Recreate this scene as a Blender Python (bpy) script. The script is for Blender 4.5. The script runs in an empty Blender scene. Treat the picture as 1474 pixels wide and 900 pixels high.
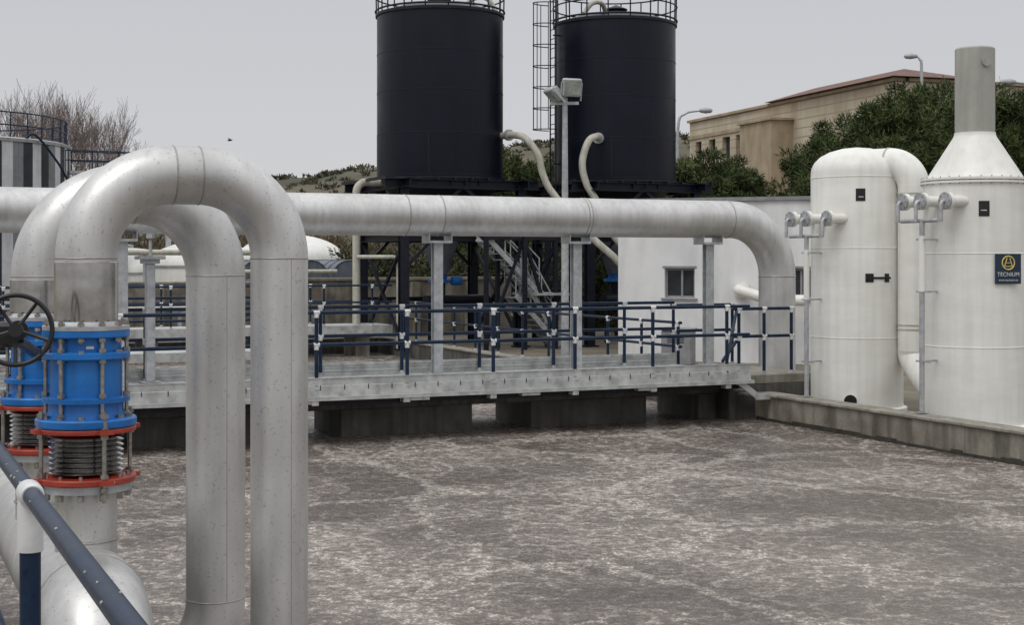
import bpy, math, random
import numpy as np
from mathutils import Vector, Matrix, noise as mnoise
random.seed(7); np.random.seed(7)
PI=math.pi
scene=bpy.context.scene
PHI=math.atan(0.45)
UX,UY=math.cos(PHI),math.sin(PHI)
def W(a,b,z=0.0):            # plant grid -> world
    return Vector((a*UX-b*UY, a*UY+b*UX, z))

# ------------------------------------------------------------ materials
def M(name,c1,c2,nscale=3.0,scale=(1,1,1),detail=4,lo=.35,hi=.65,rough=.6,rough2=None,metal=0.0,
      bump=0.0,bscale=25.0,streak=0.0,sscale=(5,5,.35),spec=.5,coat=0.0,fine=0.0,fscale=60):
    m=bpy.data.materials.new(name); m.use_nodes=True
    nt=m.node_tree; N=nt.nodes; L=nt.links
    bs=N['Principled BSDF']
    tc=N.new('ShaderNodeTexCoord'); mp=N.new('ShaderNodeMapping'); mp.inputs['Scale'].default_value=scale
    L.new(tc.outputs['Object'],mp.inputs['Vector'])
    no=N.new('ShaderNodeTexNoise'); no.inputs['Scale'].default_value=nscale; no.inputs['Detail'].default_value=detail
    no.inputs['Roughness'].default_value=.6
    L.new(mp.outputs[0],no.inputs['Vector'])
    mr=N.new('ShaderNodeMapRange'); mr.inputs['From Min'].default_value=lo; mr.inputs['From Max'].default_value=hi
    L.new(no.outputs['Fac'],mr.inputs['Value'])
    mx=N.new('ShaderNodeMix'); mx.data_type='RGBA'
    mx.inputs[6].default_value=(*c1,1); mx.inputs[7].default_value=(*c2,1)
    L.new(mr.outputs[0],mx.inputs[0])
    out=mx.outputs[2]
    if streak>0:
        mp2=N.new('ShaderNodeMapping'); mp2.inputs['Scale'].default_value=sscale
        L.new(tc.outputs['Object'],mp2.inputs['Vector'])
        n2=N.new('ShaderNodeTexNoise'); n2.inputs['Scale'].default_value=2.0; n2.inputs['Detail'].default_value=4
        L.new(mp2.outputs[0],n2.inputs['Vector'])
        r2=N.new('ShaderNodeMapRange'); r2.inputs['From Min'].default_value=.42; r2.inputs['From Max'].default_value=.7
        r2.inputs['To Min'].default_value=1.0; r2.inputs['To Max'].default_value=1-streak
        L.new(n2.outputs['Fac'],r2.inputs['Value'])
        m2=N.new('ShaderNodeMix'); m2.data_type='RGBA'; m2.blend_type='MULTIPLY'; m2.inputs[0].default_value=1
        L.new(out,m2.inputs[6]); L.new(r2.outputs[0],m2.inputs[7]); out=m2.outputs[2]
    if fine>0:
        n3=N.new('ShaderNodeTexNoise'); n3.inputs['Scale'].default_value=fscale; n3.inputs['Detail'].default_value=2
        L.new(tc.outputs['Object'],n3.inputs['Vector'])
        r3=N.new('ShaderNodeMapRange'); r3.inputs['From Min'].default_value=.62; r3.inputs['From Max'].default_value=.72
        r3.inputs['To Min'].default_value=1.0; r3.inputs['To Max'].default_value=1-fine
        L.new(n3.outputs['Fac'],r3.inputs['Value'])
        m3=N.new('ShaderNodeMix'); m3.data_type='RGBA'; m3.blend_type='MULTIPLY'; m3.inputs[0].default_value=1
        L.new(out,m3.inputs[6]); L.new(r3.outputs[0],m3.inputs[7]); out=m3.outputs[2]
    L.new(out,bs.inputs['Base Color'])
    bs.inputs['Metallic'].default_value=metal
    bs.inputs['Specular IOR Level'].default_value=spec
    if coat: bs.inputs['Coat Weight'].default_value=coat
    if rough2 is None: bs.inputs['Roughness'].default_value=rough
    else:
        rr=N.new('ShaderNodeMapRange'); rr.inputs['From Min'].default_value=.3; rr.inputs['From Max'].default_value=.7
        rr.inputs['To Min'].default_value=rough; rr.inputs['To Max'].default_value=rough2
        L.new(no.outputs['Fac'],rr.inputs['Value']); L.new(rr.outputs[0],bs.inputs['Roughness'])
    if bump>0:
        nb=N.new('ShaderNodeTexNoise'); nb.inputs['Scale'].default_value=bscale; nb.inputs['Detail'].default_value=2
        L.new(tc.outputs['Object'],nb.inputs['Vector'])
        bp=N.new('ShaderNodeBump'); bp.inputs['Strength'].default_value=bump; bp.inputs['Distance'].default_value=.02
        L.new(nb.outputs['Fac'],bp.inputs['Height']); L.new(bp.outputs[0],bs.inputs['Normal'])
    return m

STEEL=M('stainless_matte',(.54,.535,.52),(.68,.675,.66),nscale=2.2,scale=(1,1,.6),rough=.38,rough2=.5,metal=.78,streak=.13,sscale=(7,7,.5),bump=.03,bscale=9,fine=.3)
STEELB=M('stainless_bright',(.45,.45,.45),(.66,.65,.64),nscale=5,rough=.13,rough2=.24,metal=1,streak=.25,bump=.08,bscale=6)
WELD=M('weld_seam',(.30,.29,.27),(.42,.40,.38),nscale=30,rough=.5,metal=.7)
GALV=M('galvanised',(.36,.37,.38),(.52,.53,.54),nscale=9,rough=.45,rough2=.6,metal=.45,streak=.1)
GALVL=M('galvanised_light',(.42,.43,.42),(.56,.57,.55),nscale=5,rough=.5,metal=.2,streak=.35,sscale=(3,3,2.5))
BLUE=M('blue_epoxy',(.008,.13,.43),(.014,.18,.55),nscale=4,rough=.3,rough2=.4,bump=.08,bscale=30,streak=.2)
RED=M('red_epoxy',(.32,.035,.018),(.42,.055,.028),nscale=6,rough=.4,bump=.08,streak=.25)
NAVY=M('navy_rail_paint',(.010,.021,.044),(.018,.033,.066),nscale=8,rough=.3,rough2=.42,fine=.3,spec=.16)
SILO=M('silo_navy_paint',(.0042,.0055,.0135),(.0062,.0078,.018),nscale=1.2,rough=.34,rough2=.48,streak=.25,sscale=(3,3,.25),bump=.04,bscale=3,spec=.28)
FRAME=M('dark_steel_frame',(.005,.006,.012),(.01,.012,.022),nscale=5,rough=.5,spec=.3)
WHITEF=M('white_fitting',(.52,.53,.53),(.68,.68,.67),nscale=9,rough=.4)
FRP=M('white_fibreglass',(.74,.735,.68),(.81,.805,.76),nscale=1.1,scale=(1,1,3),rough=.4,rough2=.5,streak=.10,sscale=(4,4,.25),bump=.12,bscale=14)
CREAM=M('cream_pipe_paint',(.42,.41,.34),(.54,.52,.44),nscale=3,rough=.45,streak=.25)
CHIM=M('stack_grey',(.33,.33,.295),(.40,.40,.355),nscale=2,rough=.5,streak=.15)
CONC=M('concrete_wet',(.15,.13,.10),(.30,.275,.225),nscale=1.6,detail=7,rough=.55,rough2=.85,streak=.6,sscale=(2.2,2.2,.4),bump=.35,bscale=18)
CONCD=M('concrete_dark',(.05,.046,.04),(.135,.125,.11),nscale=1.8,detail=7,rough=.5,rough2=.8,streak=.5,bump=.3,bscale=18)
STAIN=M('waterline_slime',(.03,.028,.022),(.06,.055,.042),nscale=6,rough=.4)
CONCT=M('concrete_coping',(.19,.175,.14),(.33,.31,.26),nscale=2.4,detail=7,rough=.7,rough2=.9,streak=.3,bump=.35,bscale=22,fine=.3)
BLACK=M('black_plastic',(.006,.006,.007),(.012,.012,.013),nscale=8,rough=.35)
GLASS=M('dark_glass',(.02,.023,.026),(.04,.045,.05),nscale=2,rough=.08)
RENDER=M('white_render',(.68,.68,.68),(.77,.77,.765),nscale=.8,rough=.8,streak=.16,sscale=(1.5,1.5,.3),bump=.15,bscale=40)
COPING=M('grey_coping',(.2,.2,.21),(.28,.28,.29),nscale=3,rough=.6)
BOLT=M('zinc_bolt',(.26,.24,.21),(.46,.44,.41),nscale=30,rough=.35,metal=.8)
LGREY=M('lamp_grey',(.32,.33,.33),(.42,.43,.43),nscale=5,rough=.45,metal=.2)
LGLASS=M('lamp_glass',(.2,.22,.2),(.38,.41,.36),nscale=6,rough=.1)
TILE=M('brown_roof_tile',(.12,.065,.048),(.18,.10,.075),nscale=2.5,detail=6,rough=.85,bump=.4,bscale=6)
BARK=M('bark',(.06,.045,.035),(.12,.1,.08),nscale=4,rough=.9)
TWIG=M('bare_twigs',(.13,.10,.09),(.22,.18,.165),nscale=.5,rough=.9)
PANELW=M('panel_white',(.5,.51,.53),(.6,.61,.62),nscale=2,rough=.5,streak=.15)
PANELG=M('panel_grey',(.16,.17,.18),(.22,.23,.24),nscale=2,rough=.5,streak=.15)
PANELB=M('panel_black',(.012,.014,.02),(.025,.027,.035),nscale=2,rough=.45)
YEL=M('yellow_print',(.65,.5,.12),(.72,.56,.16),nscale=3,rough=.5)
BARREL=M('grey_blue_sheet',(.09,.11,.14),(.15,.17,.2),nscale=2,rough=.5,streak=.3)

def leafmat(name,c1,c2,c3,sc=1.3):
    m=bpy.data.materials.new(name); m.use_nodes=True
    nt=m.node_tree; N=nt.nodes; L=nt.links; bs=N['Principled BSDF']
    tc=N.new('ShaderNodeTexCoord')
    n1=N.new('ShaderNodeTexNoise'); n1.inputs['Scale'].default_value=sc; n1.inputs['Detail'].default_value=4
    L.new(tc.outputs['Object'],n1.inputs['Vector'])
    cr=N.new('ShaderNodeValToRGB'); cr.color_ramp.elements[0].position=.34; cr.color_ramp.elements[0].color=(*c1,1)
    cr.color_ramp.elements[1].position=.66; cr.color_ramp.elements[1].color=(*c3,1)
    e=cr.color_ramp.elements.new(.5); e.color=(*c2,1)
    L.new(n1.outputs['Fac'],cr.inputs[0]); L.new(cr.outputs[0],bs.inputs['Base Color'])
    bs.inputs['Roughness'].default_value=.75; bs.inputs['Specular IOR Level'].default_value=.2
    return m
PINE=leafmat('pine_needles',(.024,.036,.013),(.055,.078,.026),(.115,.14,.05))
SCRUB=leafmat('scrub_leaves',(.06,.042,.028),(.12,.088,.055),(.1,.1,.05))
SCRUBG=leafmat('hedge_leaves',(.025,.035,.018),(.05,.06,.028),(.11,.10,.055))
HILLS=leafmat('hill_scrub',(.035,.042,.026),(.075,.072,.045),(.12,.10,.065),.12)

# ------------------------------------------------------------ mesh building
class Group:
    def __init__(s,name,loc=(0,0,0)):
        s.loc=Vector(loc); s.e=bpy.data.objects.new(name,None); s.e.empty_display_size=.2
        s.e.location=s.loc; scene.collection.objects.link(s.e); s.parts=[]
    def part(s,name,mat,angle=35): p=Part(name,mat,s,angle); s.parts.append(p); return p
    def done(s):
        for p in s.parts: p.make()
def perp(d):
    d=d.normalized(); r=Vector((0,0,1)) if abs(d.z)<.9 else Vector((1,0,0))
    x=d.cross(r).normalized(); return x, d.cross(x).normalized()
class Part:
    def __init__(s,name,mat,group=None,angle=35):
        s.name=name;s.mat=mat;s.g=group;s.v=[];s.f=[];s.angle=angle
    def add(s,vs,fs):
        o=len(s.v); s.v.extend([tuple(x) for x in vs]); s.f.extend([tuple(i+o for i in f) for f in fs])
    def box(s,c,size,rot=PHI,bev=0.0):
        c=Vector(c); hx,hy,hz=size[0]/2,size[1]/2,size[2]/2
        cr,sr=math.cos(rot),math.sin(rot)
        def T(x,y,z): return (c.x+x*cr-y*sr,c.y+x*sr+y*cr,c.z+z)
        if bev<=0:
            vs=[T(x,y,z) for z in(-hz,hz) for x,y in((-hx,-hy),(hx,-hy),(hx,hy),(-hx,hy))]
            s.add(vs,[(3,2,1,0),(4,5,6,7),(0,1,5,4),(1,2,6,5),(2,3,7,6),(3,0,4,7)])
        else:
            b=bev; rings=[]
            for z,i in((-hz,b),(-hz+b,0),(hz-b,0),(hz,b)):
                ring=[]
                X,Y=hx-i,hy-i
                for x,y in((-X+b,-Y),(X-b,-Y),(X,-Y+b),(X,Y-b),(X-b,Y),(-X+b,Y),(-X,Y-b),(-X,-Y+b)): ring.append(T(x,y,z))
                rings.append(ring)
            vs=[p for r in rings for p in r]; fs=[]
            for r in range(3):
                for k in range(8): fs.append((r*8+k,r*8+(k+1)%8,(r+1)*8+(k+1)%8,(r+1)*8+k))
            fs.append(tuple(range(7,-1,-1))); fs.append(tuple(range(24,32)))
            s.add(vs,fs)
    def abox(s,a0,a1,b0,b1,z0,z1,bev=0.0):
        s.box(W((a0+a1)/2,(b0+b1)/2,(z0+z1)/2),(a1-a0,b1-b0,z1-z0),PHI,bev)
    def beam(s,p,q,w,h=None,up=None):
        p=Vector(p);q=Vector(q);h=h or w; d=(q-p).normalized()
        u=Vector(up) if up else Vector((0,0,1))
        if abs(d.dot(u))>.98: u=Vector((UX,UY,0))
        x=d.cross(u).normalized(); y=x.cross(d).normalized()
        vs=[b+x*i*w/2+y*j*h/2 for b in(p,q) for i,j in((-1,-1),(1,-1),(1,1),(-1,1))]
        s.add(vs,[(3,2,1,0),(4,5,6,7),(0,1,5,4),(1,2,6,5),(2,3,7,6),(3,0,4,7)])
    def ibeam(s,p,q,w=.2):
        p=Vector(p);q=Vector(q);d=(q-p).normalized(); x,y=perp(d)
        if abs(d.z)>.9: x=Vector((UX,UY,0)); y=Vector((-UY,UX,0))
        s.beam(p+y*w*.45,q+y*w*.45,w,w*.1,up=y); s.beam(p-y*w*.45,q-y*w*.45,w,w*.1,up=y)
        s.beam(p,q,w*.1,w*.79,up=y)
    def tube(s,pts,r,seg=24,cap=True,closed=False):
        pts=[Vector(p) for p in pts]; n=len(pts)
        rs=r if isinstance(r,(list,tuple)) else [r]*n
        tang=[]
        for i in range(n):
            if closed: t=pts[(i+1)%n]-pts[i-1]
            elif i==0: t=pts[1]-pts[0]
            elif i==n-1: t=pts[-1]-pts[-2]
            else: t=(pts[i+1]-pts[i]).normalized()+(pts[i]-pts[i-1]).normalized()
            tang.append(t.normalized())
        x,_=perp(tang[0]); vs=[]
        for i in range(n):
            t=tang[i]; x=(x-t*x.dot(t))
            x=x.normalized() if x.length>1e-6 else perp(t)[0]
            y=t.cross(x)
            for k in range(seg):
                a=2*PI*k/seg; vs.append(pts[i]+x*(math.cos(a)*rs[i])+y*(math.sin(a)*rs[i]))
        fs=[]
        m=n if closed else n-1
        for i in range(m):
            j=(i+1)%n
            for k in range(seg):
                k2=(k+1)%seg; fs.append((i*seg+k,i*seg+k2,j*seg+k2,j*seg+k))
        if cap and not closed:
            fs.append(tuple(range(seg-1,-1,-1))); fs.append(tuple((n-1)*seg+k for k in range(seg)))
        s.add(vs,fs)
    def lathe(s,prof,c,seg=48,axis=(0,0,1)):
        c=Vector(c); ax=Vector(axis).normalized(); 
        x,y=perp(ax) if abs(ax.z)<.99 else (Vector((1,0,0)),Vector((0,1,0)))
        vs=[]
        for r,z in prof:
            for k in range(seg):
                a=2*PI*k/seg; vs.append(c+ax*z+x*(r*math.cos(a))+y*(r*math.sin(a)))
        fs=[]
        for i in range(len(prof)-1):
            for k in range(seg):
                k2=(k+1)%seg; fs.append((i*seg+k,i*seg+k2,(i+1)*seg+k2,(i+1)*seg+k))
        fs.append(tuple(range(seg-1,-1,-1))); fs.append(tuple((len(prof)-1)*seg+k for k in range(seg)))
        s.add(vs,fs)
    def ring(s,c,R,r,axis=(0,0,1),n=48,seg=8):
        c=Vector(c);x,y=perp(Vector(axis)); 
        s.tube([c+x*R*math.cos(2*PI*k/n)+y*R*math.sin(2*PI*k/n) for k in range(n)],r,seg,closed=True)
    def make(s):
        if not s.v: return None
        me=bpy.data.meshes.new(s.name); me.from_pydata(s.v,[],s.f); me.materials.append(s.mat)
        import bmesh
        bm=bmesh.new(); bm.from_mesh(me); bmesh.ops.recalc_face_normals(bm,faces=bm.faces); bm.to_mesh(me); bm.free()
        me.shade_smooth(); me.set_sharp_from_angle(angle=math.radians(s.angle))
        ob=bpy.data.objects.new(s.name,me); scene.collection.objects.link(ob)
        if s.g: ob.parent=s.g.e; ob.location=-s.g.loc
        return ob
def fillet(pts,R,n=14):
    pts=[Vector(p) for p in pts]; out=[pts[0]]
    for i in range(1,len(pts)-1):
        p=pts[i]; d1=(pts[i-1]-p).normalized(); d2=(pts[i+1]-p).normalized()
        ang=math.acos(max(-1,min(1,d1.dot(d2)))); 
        if ang>PI-.02: out.append(p); continue
        Ri=R[i-1] if isinstance(R,(list,tuple)) else R
        t=Ri/math.tan(ang/2); c=p+(d1+d2).normalized()*(Ri/math.sin(ang/2))
        a0=(p+d1*t)-c; a1=(p+d2*t)-c; th=PI-ang
        for k in range(n+1):
            f=k/n; out.append(c+(a0*math.sin((1-f)*th)+a1*math.sin(f*th))/math.sin(th))
    out.append(pts[-1]); return out
def catmull(P,n=8):
    P=[Vector(p) for p in P]; P=[P[0]*2-P[1]]+P+[P[-1]*2-P[-2]]; o=[]
    for i in range(1,len(P)-2):
        for k in range(n):
            t=k/n; a,b,c,d=P[i-1:i+3]
            o.append(.5*((2*b)+(c-a)*t+(2*a-5*b+4*c-d)*t*t+(3*b-a-3*c+d)*t**3))
    o.append(P[-2]); return o

# ------------------------------------------------------------ camera / world / sun
cam=bpy.data.cameras.new('camera'); co=bpy.data.objects.new('camera',cam); scene.collection.objects.link(co)
co.location=(0,0,2.65); co.rotation_euler=(PI/2,0,0); cam.sensor_width=36; cam.lens=51.3; cam.shift_y=-.0509
cam.clip_end=3000; cam.clip_start=.1; scene.camera=co
SUN_EL,SUN_AZ=math.radians(58),math.radians(215)
w=bpy.data.worlds.new('World'); scene.world=w; w.use_nodes=True
N=w.node_tree.nodes; L=w.node_tree.links; bg=N['Background']
tc=N.new('ShaderNodeTexCoord'); sp=N.new('ShaderNodeSeparateXYZ'); L.new(tc.outputs['Generated'],sp.inputs[0])
cr=N.new('ShaderNodeValToRGB'); E=cr.color_ramp.elements
E[0].position=0; E[0].color=(.62,.62,.63,1); E[1].position=1; E[1].color=(1.3,1.31,1.35,1)
e=E.new(.04); e.color=(.64,.64,.655,1)
e=E.new(.19); e.color=(.575,.585,.625,1)
e=E.new(.5); e.color=(.95,.96,.99,1)
L.new(sp.outputs['Z'],cr.inputs[0])
sky=N.new('ShaderNodeTexSky'); sky.sky_type='NISHITA'; sky.sun_disc=False; sky.sun_elevation=SUN_EL; sky.sun_rotation=SUN_AZ
hs=N.new('ShaderNodeHueSaturation'); hs.inputs['Saturation'].default_value=.25; hs.inputs['Value'].default_value=.08
L.new(sky.outputs[0],hs.inputs['Color'])
m2=N.new('ShaderNodeMix'); m2.data_type='RGBA'; m2.inputs[0].default_value=.08
L.new(cr.outputs[0],m2.inputs[6]); L.new(hs.outputs[0],m2.inputs[7]); L.new(m2.outputs[2],bg.inputs['Color'])
bg.inputs['Strength'].default_value=1.0
w.cycles.sampling_method='MANUAL'; w.cycles.sample_map_resolution=256
sl=bpy.data.lights.new('sun','SUN'); sl.energy=.95; sl.angle=math.radians(25); sl.color=(1,.98,.95)
so=bpy.data.objects.new('sun',sl); scene.collection.objects.link(so)
dirv=Vector((math.cos(SUN_EL)*math.sin(SUN_AZ),math.cos(SUN_EL)*math.cos(SUN_AZ),math.sin(SUN_EL)))
so.rotation_euler=dirv.to_track_quat('Z','Y').to_euler(); so.location=dirv*50
scene.view_settings.view_transform='Standard'; scene.view_settings.look='None'; scene.view_settings.exposure=0

# ------------------------------------------------------------ water
def water_mat():
    m=bpy.data.materials.new('foamy_water'); m.use_nodes=True
    nt=m.node_tree;N=nt.nodes;L=nt.links;bs=N['Principled BSDF']
    tc=N.new('ShaderNodeTexCoord')
    def noise(vec,sc,det=3,ro=.5,dist=0):
        n=N.new('ShaderNodeTexNoise'); n.noise_dimensions='2D'; n.inputs['Scale'].default_value=sc; n.inputs['Detail'].default_value=det
        n.inputs['Roughness'].default_value=ro; n.inputs['Distortion'].default_value=dist; L.new(vec,n.inputs['Vector']); return n
    def rng(v,a,b,c,d):
        r=N.new('ShaderNodeMapRange'); r.interpolation_type='SMOOTHSTEP'
        for k,x in zip(('From Min','From Max','To Min','To Max'),(a,b,c,d)): r.inputs[k].default_value=x
        L.new(v,r.inputs['Value']); return r.outputs[0]
    def mt(op,a,b):
        r=N.new('ShaderNodeMath'); r.operation=op
        for i,x in enumerate((a,b)):
            if isinstance(x,(int,float)): r.inputs[i].default_value=x
            else: L.new(x,r.inputs[i])
        return r.outputs[0]
    def warp(vec,sc,amp,det=3):
        n0=noise(vec,sc,det,.6)
        sb=N.new('ShaderNodeVectorMath'); sb.operation='SUBTRACT'; sb.inputs[1].default_value=(.5,.5,.5); L.new(n0.outputs['Color'],sb.inputs[0])
        s2=N.new('ShaderNodeVectorMath'); s2.operation='SCALE'; s2.inputs['Scale'].default_value=amp; L.new(sb.outputs[0],s2.inputs[0])
        ad=N.new('ShaderNodeVectorMath'); L.new(vec,ad.inputs[0]); L.new(s2.outputs[0],ad.inputs[1]); return ad.outputs[0]
    O=tc.outputs['Object']
    wv=warp(O,.9,1.25,4)
    big=noise(wv,.42,4,.6)
    def vor(vec,sc):
        v=N.new('ShaderNodeTexVoronoi'); v.voronoi_dimensions='2D'; v.feature='DISTANCE_TO_EDGE'; v.inputs['Scale'].default_value=sc; L.new(vec,v.inputs['Vector']); return v.outputs['Distance']
    l1=rng(vor(wv,.36),0,.07,1,0); l2=rng(vor(wv,2.3),0,.17,1,0)
    sp=noise(O,11,4,.75); sp2=noise(O,36,2,.65)
    spf=rng(sp.outputs['Fac'],.42,.62,0,1); sp2f=rng(sp2.outputs['Fac'],.44,.60,.1,1)
    dens=rng(big.outputs['Fac'],.34,.66,.30,1.0)
    foam=mt('ADD',mt('MULTIPLY',l2,.50),.24)
    foam=mt('ADD',mt('MULTIPLY',foam,dens),mt('MULTIPLY',l1,.42))
    foam=mt('MULTIPLY',foam,mt('ADD',mt('MULTIPLY',mt('MULTIPLY',spf,sp2f),1.7),.16))
    mx=N.new('ShaderNodeMix'); mx.data_type='RGBA'; mx.inputs[6].default_value=(.090,.071,.060,1); mx.inputs[7].default_value=(.155,.128,.112,1)
    L.new(rng(big.outputs['Fac'],.30,.68,0,1),mx.inputs[0])
    mx2=N.new('ShaderNodeMix'); mx2.data_type='RGBA'; mx2.inputs[7].default_value=(.62,.565,.50,1); mx2.clamp_factor=True
    L.new(mx.outputs[2],mx2.inputs[6]); L.new(foam,mx2.inputs[0])
    L.new(mx2.outputs[2],bs.inputs['Base Color'])
    L.new(rng(foam,0,.4,.2,.8),bs.inputs['Roughness'])
    bs.inputs['Specular IOR Level'].default_value=.42
    h=mt('ADD',mt('MULTIPLY',sp.outputs['Fac'],.75),mt('MULTIPLY',noise(O,3.2,2,.5).outputs['Fac'],1.3))
    bp=N.new('ShaderNodeBump'); bp.inputs['Strength'].default_value=.75; bp.inputs['Distance'].default_value=.04
    L.new(h,bp.inputs['Height']); L.new(bp.outputs[0],bs.inputs['Normal'])
    return m
p=Part('water',water_mat())
c=[W(.2,-8,0),W(14.2,-8,0),W(14.2,41,0),W(.2,41,0)]
p.add(c,[(0,1,2,3)]); p.make()

# ------------------------------------------------------------ ground (one sheet, opening for the tanks)
GR=M('gravel_ground',(.1,.085,.06),(.19,.165,.12),nscale=.6,detail=8,rough=.95,bump=.5,bscale=8)
g=Part('ground',GR)
As=[-900,-1.4,13.95,900]; Bs=[-500,-8,40.2,1200]
vs=[W(a,b,.2) for b in Bs for a in As]; fs=[]
for j in range(3):
    for i in range(3):
        if i==1 and j==1: continue
        fs.append((j*4+i,j*4+i+1,(j+1)*4+i+1,(j+1)*4+i))
g.add(vs,fs); g.make()

# ------------------------------------------------------------ tank walls
G=Group('tank_wall',W(13.85,10,0)); q=G.part('wall_body',CONC); t=G.part('wall_coping',CONCT); sn=G.part('waterline_stain',STAIN)
q.abox(13.7,14.0,-8,20.56,-1,.40); t.abox(13.66,14.04,-8,20.55,.402,.45,.01)
for b in (2,6.5,11,15.5): q.abox(13.69,13.70,b,b+.03,-.5,.40)
rs_=random.Random(2); b=-8
while b<20.4:
    l=.15+.5*rs_.random(); sn.abox(13.685,13.699,b,min(20.5,b+l),-.5,.035+.05*rs_.random()); b+=l
G.done()
G=Group('tank_wall',W(13.85,30,0)); q=G.part('wall_body',CONCD); t=G.part('wall_coping',CONCT)
q.abox(13.7,14.0,22.91,40.2,-1,.40); t.abox(13.66,14.04,22.91,40.2,.402,.45,.01); G.done()
G=Group('tank_end_wall',W(7,40,0)); q=G.part('wall_body',CONCD); q.abox(.5,13.69,39.9,40.25,-1,.42); G.done()
G=Group('walkway_slab',W(-.5,5,0)); q=G.part('slab',CONCT); q.abox(-1.7,.5,-8,40,.7,.95,.015)
q=G.part('tank_side_wall',CONC); q.abox(-1.39,.3,-8,40,-1,.698); G.done()

# ------------------------------------------------------------ railing helper
def rail_run(G,a0,a1,b,zd,posts,navy,white,foot,h=1.1,along='a',r=.027):
    P=(lambda s,z:W(s,b,z)) if along=='a' else (lambda s,z:W(b,s,z))
    for z in (zd+h,zd+h*.58):
        navy.tube([P(a0,z),P(a1,z)],r,12)
    for s in posts:
        navy.tube([P(s,zd+.02),P(s,zd+h)],r*1.05,12)
        for z in (zd+h,zd+h*.58):
            white.lathe([(r*1.1,-.055),(r*1.3,-.05),(r*1.3,.0),(r*1.1,.01)],P(s,z-.02),14)
            white.tube([P(s-.045,z),P(s+.045,z)],r*1.22,14)
        foot.lathe([(r*2.4,0),(r*2.4,.012),(r*1.3,.014),(r*1.3,.05),(r*1.05,.052)],P(s,zd),14)

# ------------------------------------------------------------ footbridge
G=Group('footbridge',W(7.5,21,0.6))
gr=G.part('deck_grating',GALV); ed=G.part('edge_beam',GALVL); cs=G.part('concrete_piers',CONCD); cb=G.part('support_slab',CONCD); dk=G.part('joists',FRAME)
A0,A1=-.2,13.35
gr.abox(A0,A1,20.2,22.55,.765,.80)
for i in range(46):
    a=A0+.3*i
    gr.abox(a,a+.012,20.2,22.55,.801,.806)
ed.abox(A0,A1,20.15,20.185,.70,.845)          # front channel
ed.abox(A0,A1,20.04,20.149,.688,.699)
ed.abox(A0,A1,20.04,20.05,.645,.687)
ed.abox(A0,A1,20.16,20.172,.855,.965); ed.abox(A0,A1,22.57,22.59,.80,1.0)
ed.abox(A0,A1,20.15,20.159,.953,.965)
for zz in (.86,.92,.96): ed.abox(A0,A1,22.556,22.569,zz,zz+.012)
dk.abox(A0,A1,20.21,20.3,.56,.76)
for i in range(9): dk.abox(.9+i*1.5,.98+i*1.5,20.301,22.55,.60,.762)
for i in range(36): dk.abox(.3+i*.36,.31+i*.36,20.142,20.149,.79,.86)
brk=G.part('brackets',GALVL)
for a in np.arange(3.2,13.2,1.38): brk.abox(a-.05,a+.05,20.05,20.2,.58,.644)
for a in (5.7,7.4,9.2,11.2): brk.abox(a,a+.3,20.06,20.2,.60,.643)
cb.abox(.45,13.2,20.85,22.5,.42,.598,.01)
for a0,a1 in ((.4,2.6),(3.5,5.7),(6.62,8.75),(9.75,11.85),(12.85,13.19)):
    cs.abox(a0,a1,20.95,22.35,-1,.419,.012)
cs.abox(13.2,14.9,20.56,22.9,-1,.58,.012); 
t=G.part('landing_top',CONCT); t.abox(13.36,14.9,20.56,22.9,.582,.74,.012)
ed.beam(W(12.6,20.1,.74),W(13.02,20.1,.74),.05,.10); ed.beam(W(13.02,20.1,.72),W(13.42,20.1,.44),.05,.10)
ed.beam(W(13.40,20.1,.42),W(13.8,20.1,.42),.05,.10)
for i in range(4): ed.abox(13.05+i*.1,13.2+i*.1,20.13,20.55,.62-i*.065,.645-i*.065)
G.done()
G=Group('footbridge_railing',W(7.5,20.2,.8))
nv=G.part('rails',NAVY); wh=G.part('joints',WHITEF); ft=G.part('post_feet',GALVL)
rail_run(G,-.2,13.35,20.2,.8,[12.92-1.38*i for i in range(10)],nv,wh,ft)
G.done()
G=Group('footbridge_railing',W(7.5,22.5,.8))
nv=G.part('rails',NAVY); wh=G.part('joints',WHITEF); ft=G.part('post_feet',GALVL)
rail_run(G,-.2,13.3,22.53,.8,[12.3-1.38*i for i in range(9)],nv,wh,ft)
G.done()
G=Group('side_railing',W(14.1,26,.45))
nv=G.part('rails',NAVY); wh=G.part('joints',WHITEF); ft=G.part('post_feet',GALVL)
rail_run(G,23.2,39,13.85,.45,[23.3+1.38*i for i in range(12)],nv,wh,ft,h=1.05,along='b')
G.done()
G=Group('landing_railing',W(14.5,22.8,.74))
nv=G.part('rails',NAVY); wh=G.part('joints',WHITEF); ft=G.part('post_feet',GALVL)
rail_run(G,13.4,14.75,22.8,.74,[13.45,14.1,14.7],nv,wh,ft)
rail_run(G,13.35,14.55,20.66,.74,[13.45,13.95,14.5],nv,wh,ft)
nv.beam(W(13.4,20.66,1.8),W(12.95,20.25,1.0),.04); nv.beam(W(12.9,20.3,1.0),W(13.4,20.66,1.3),.04)
G.done()

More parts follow.
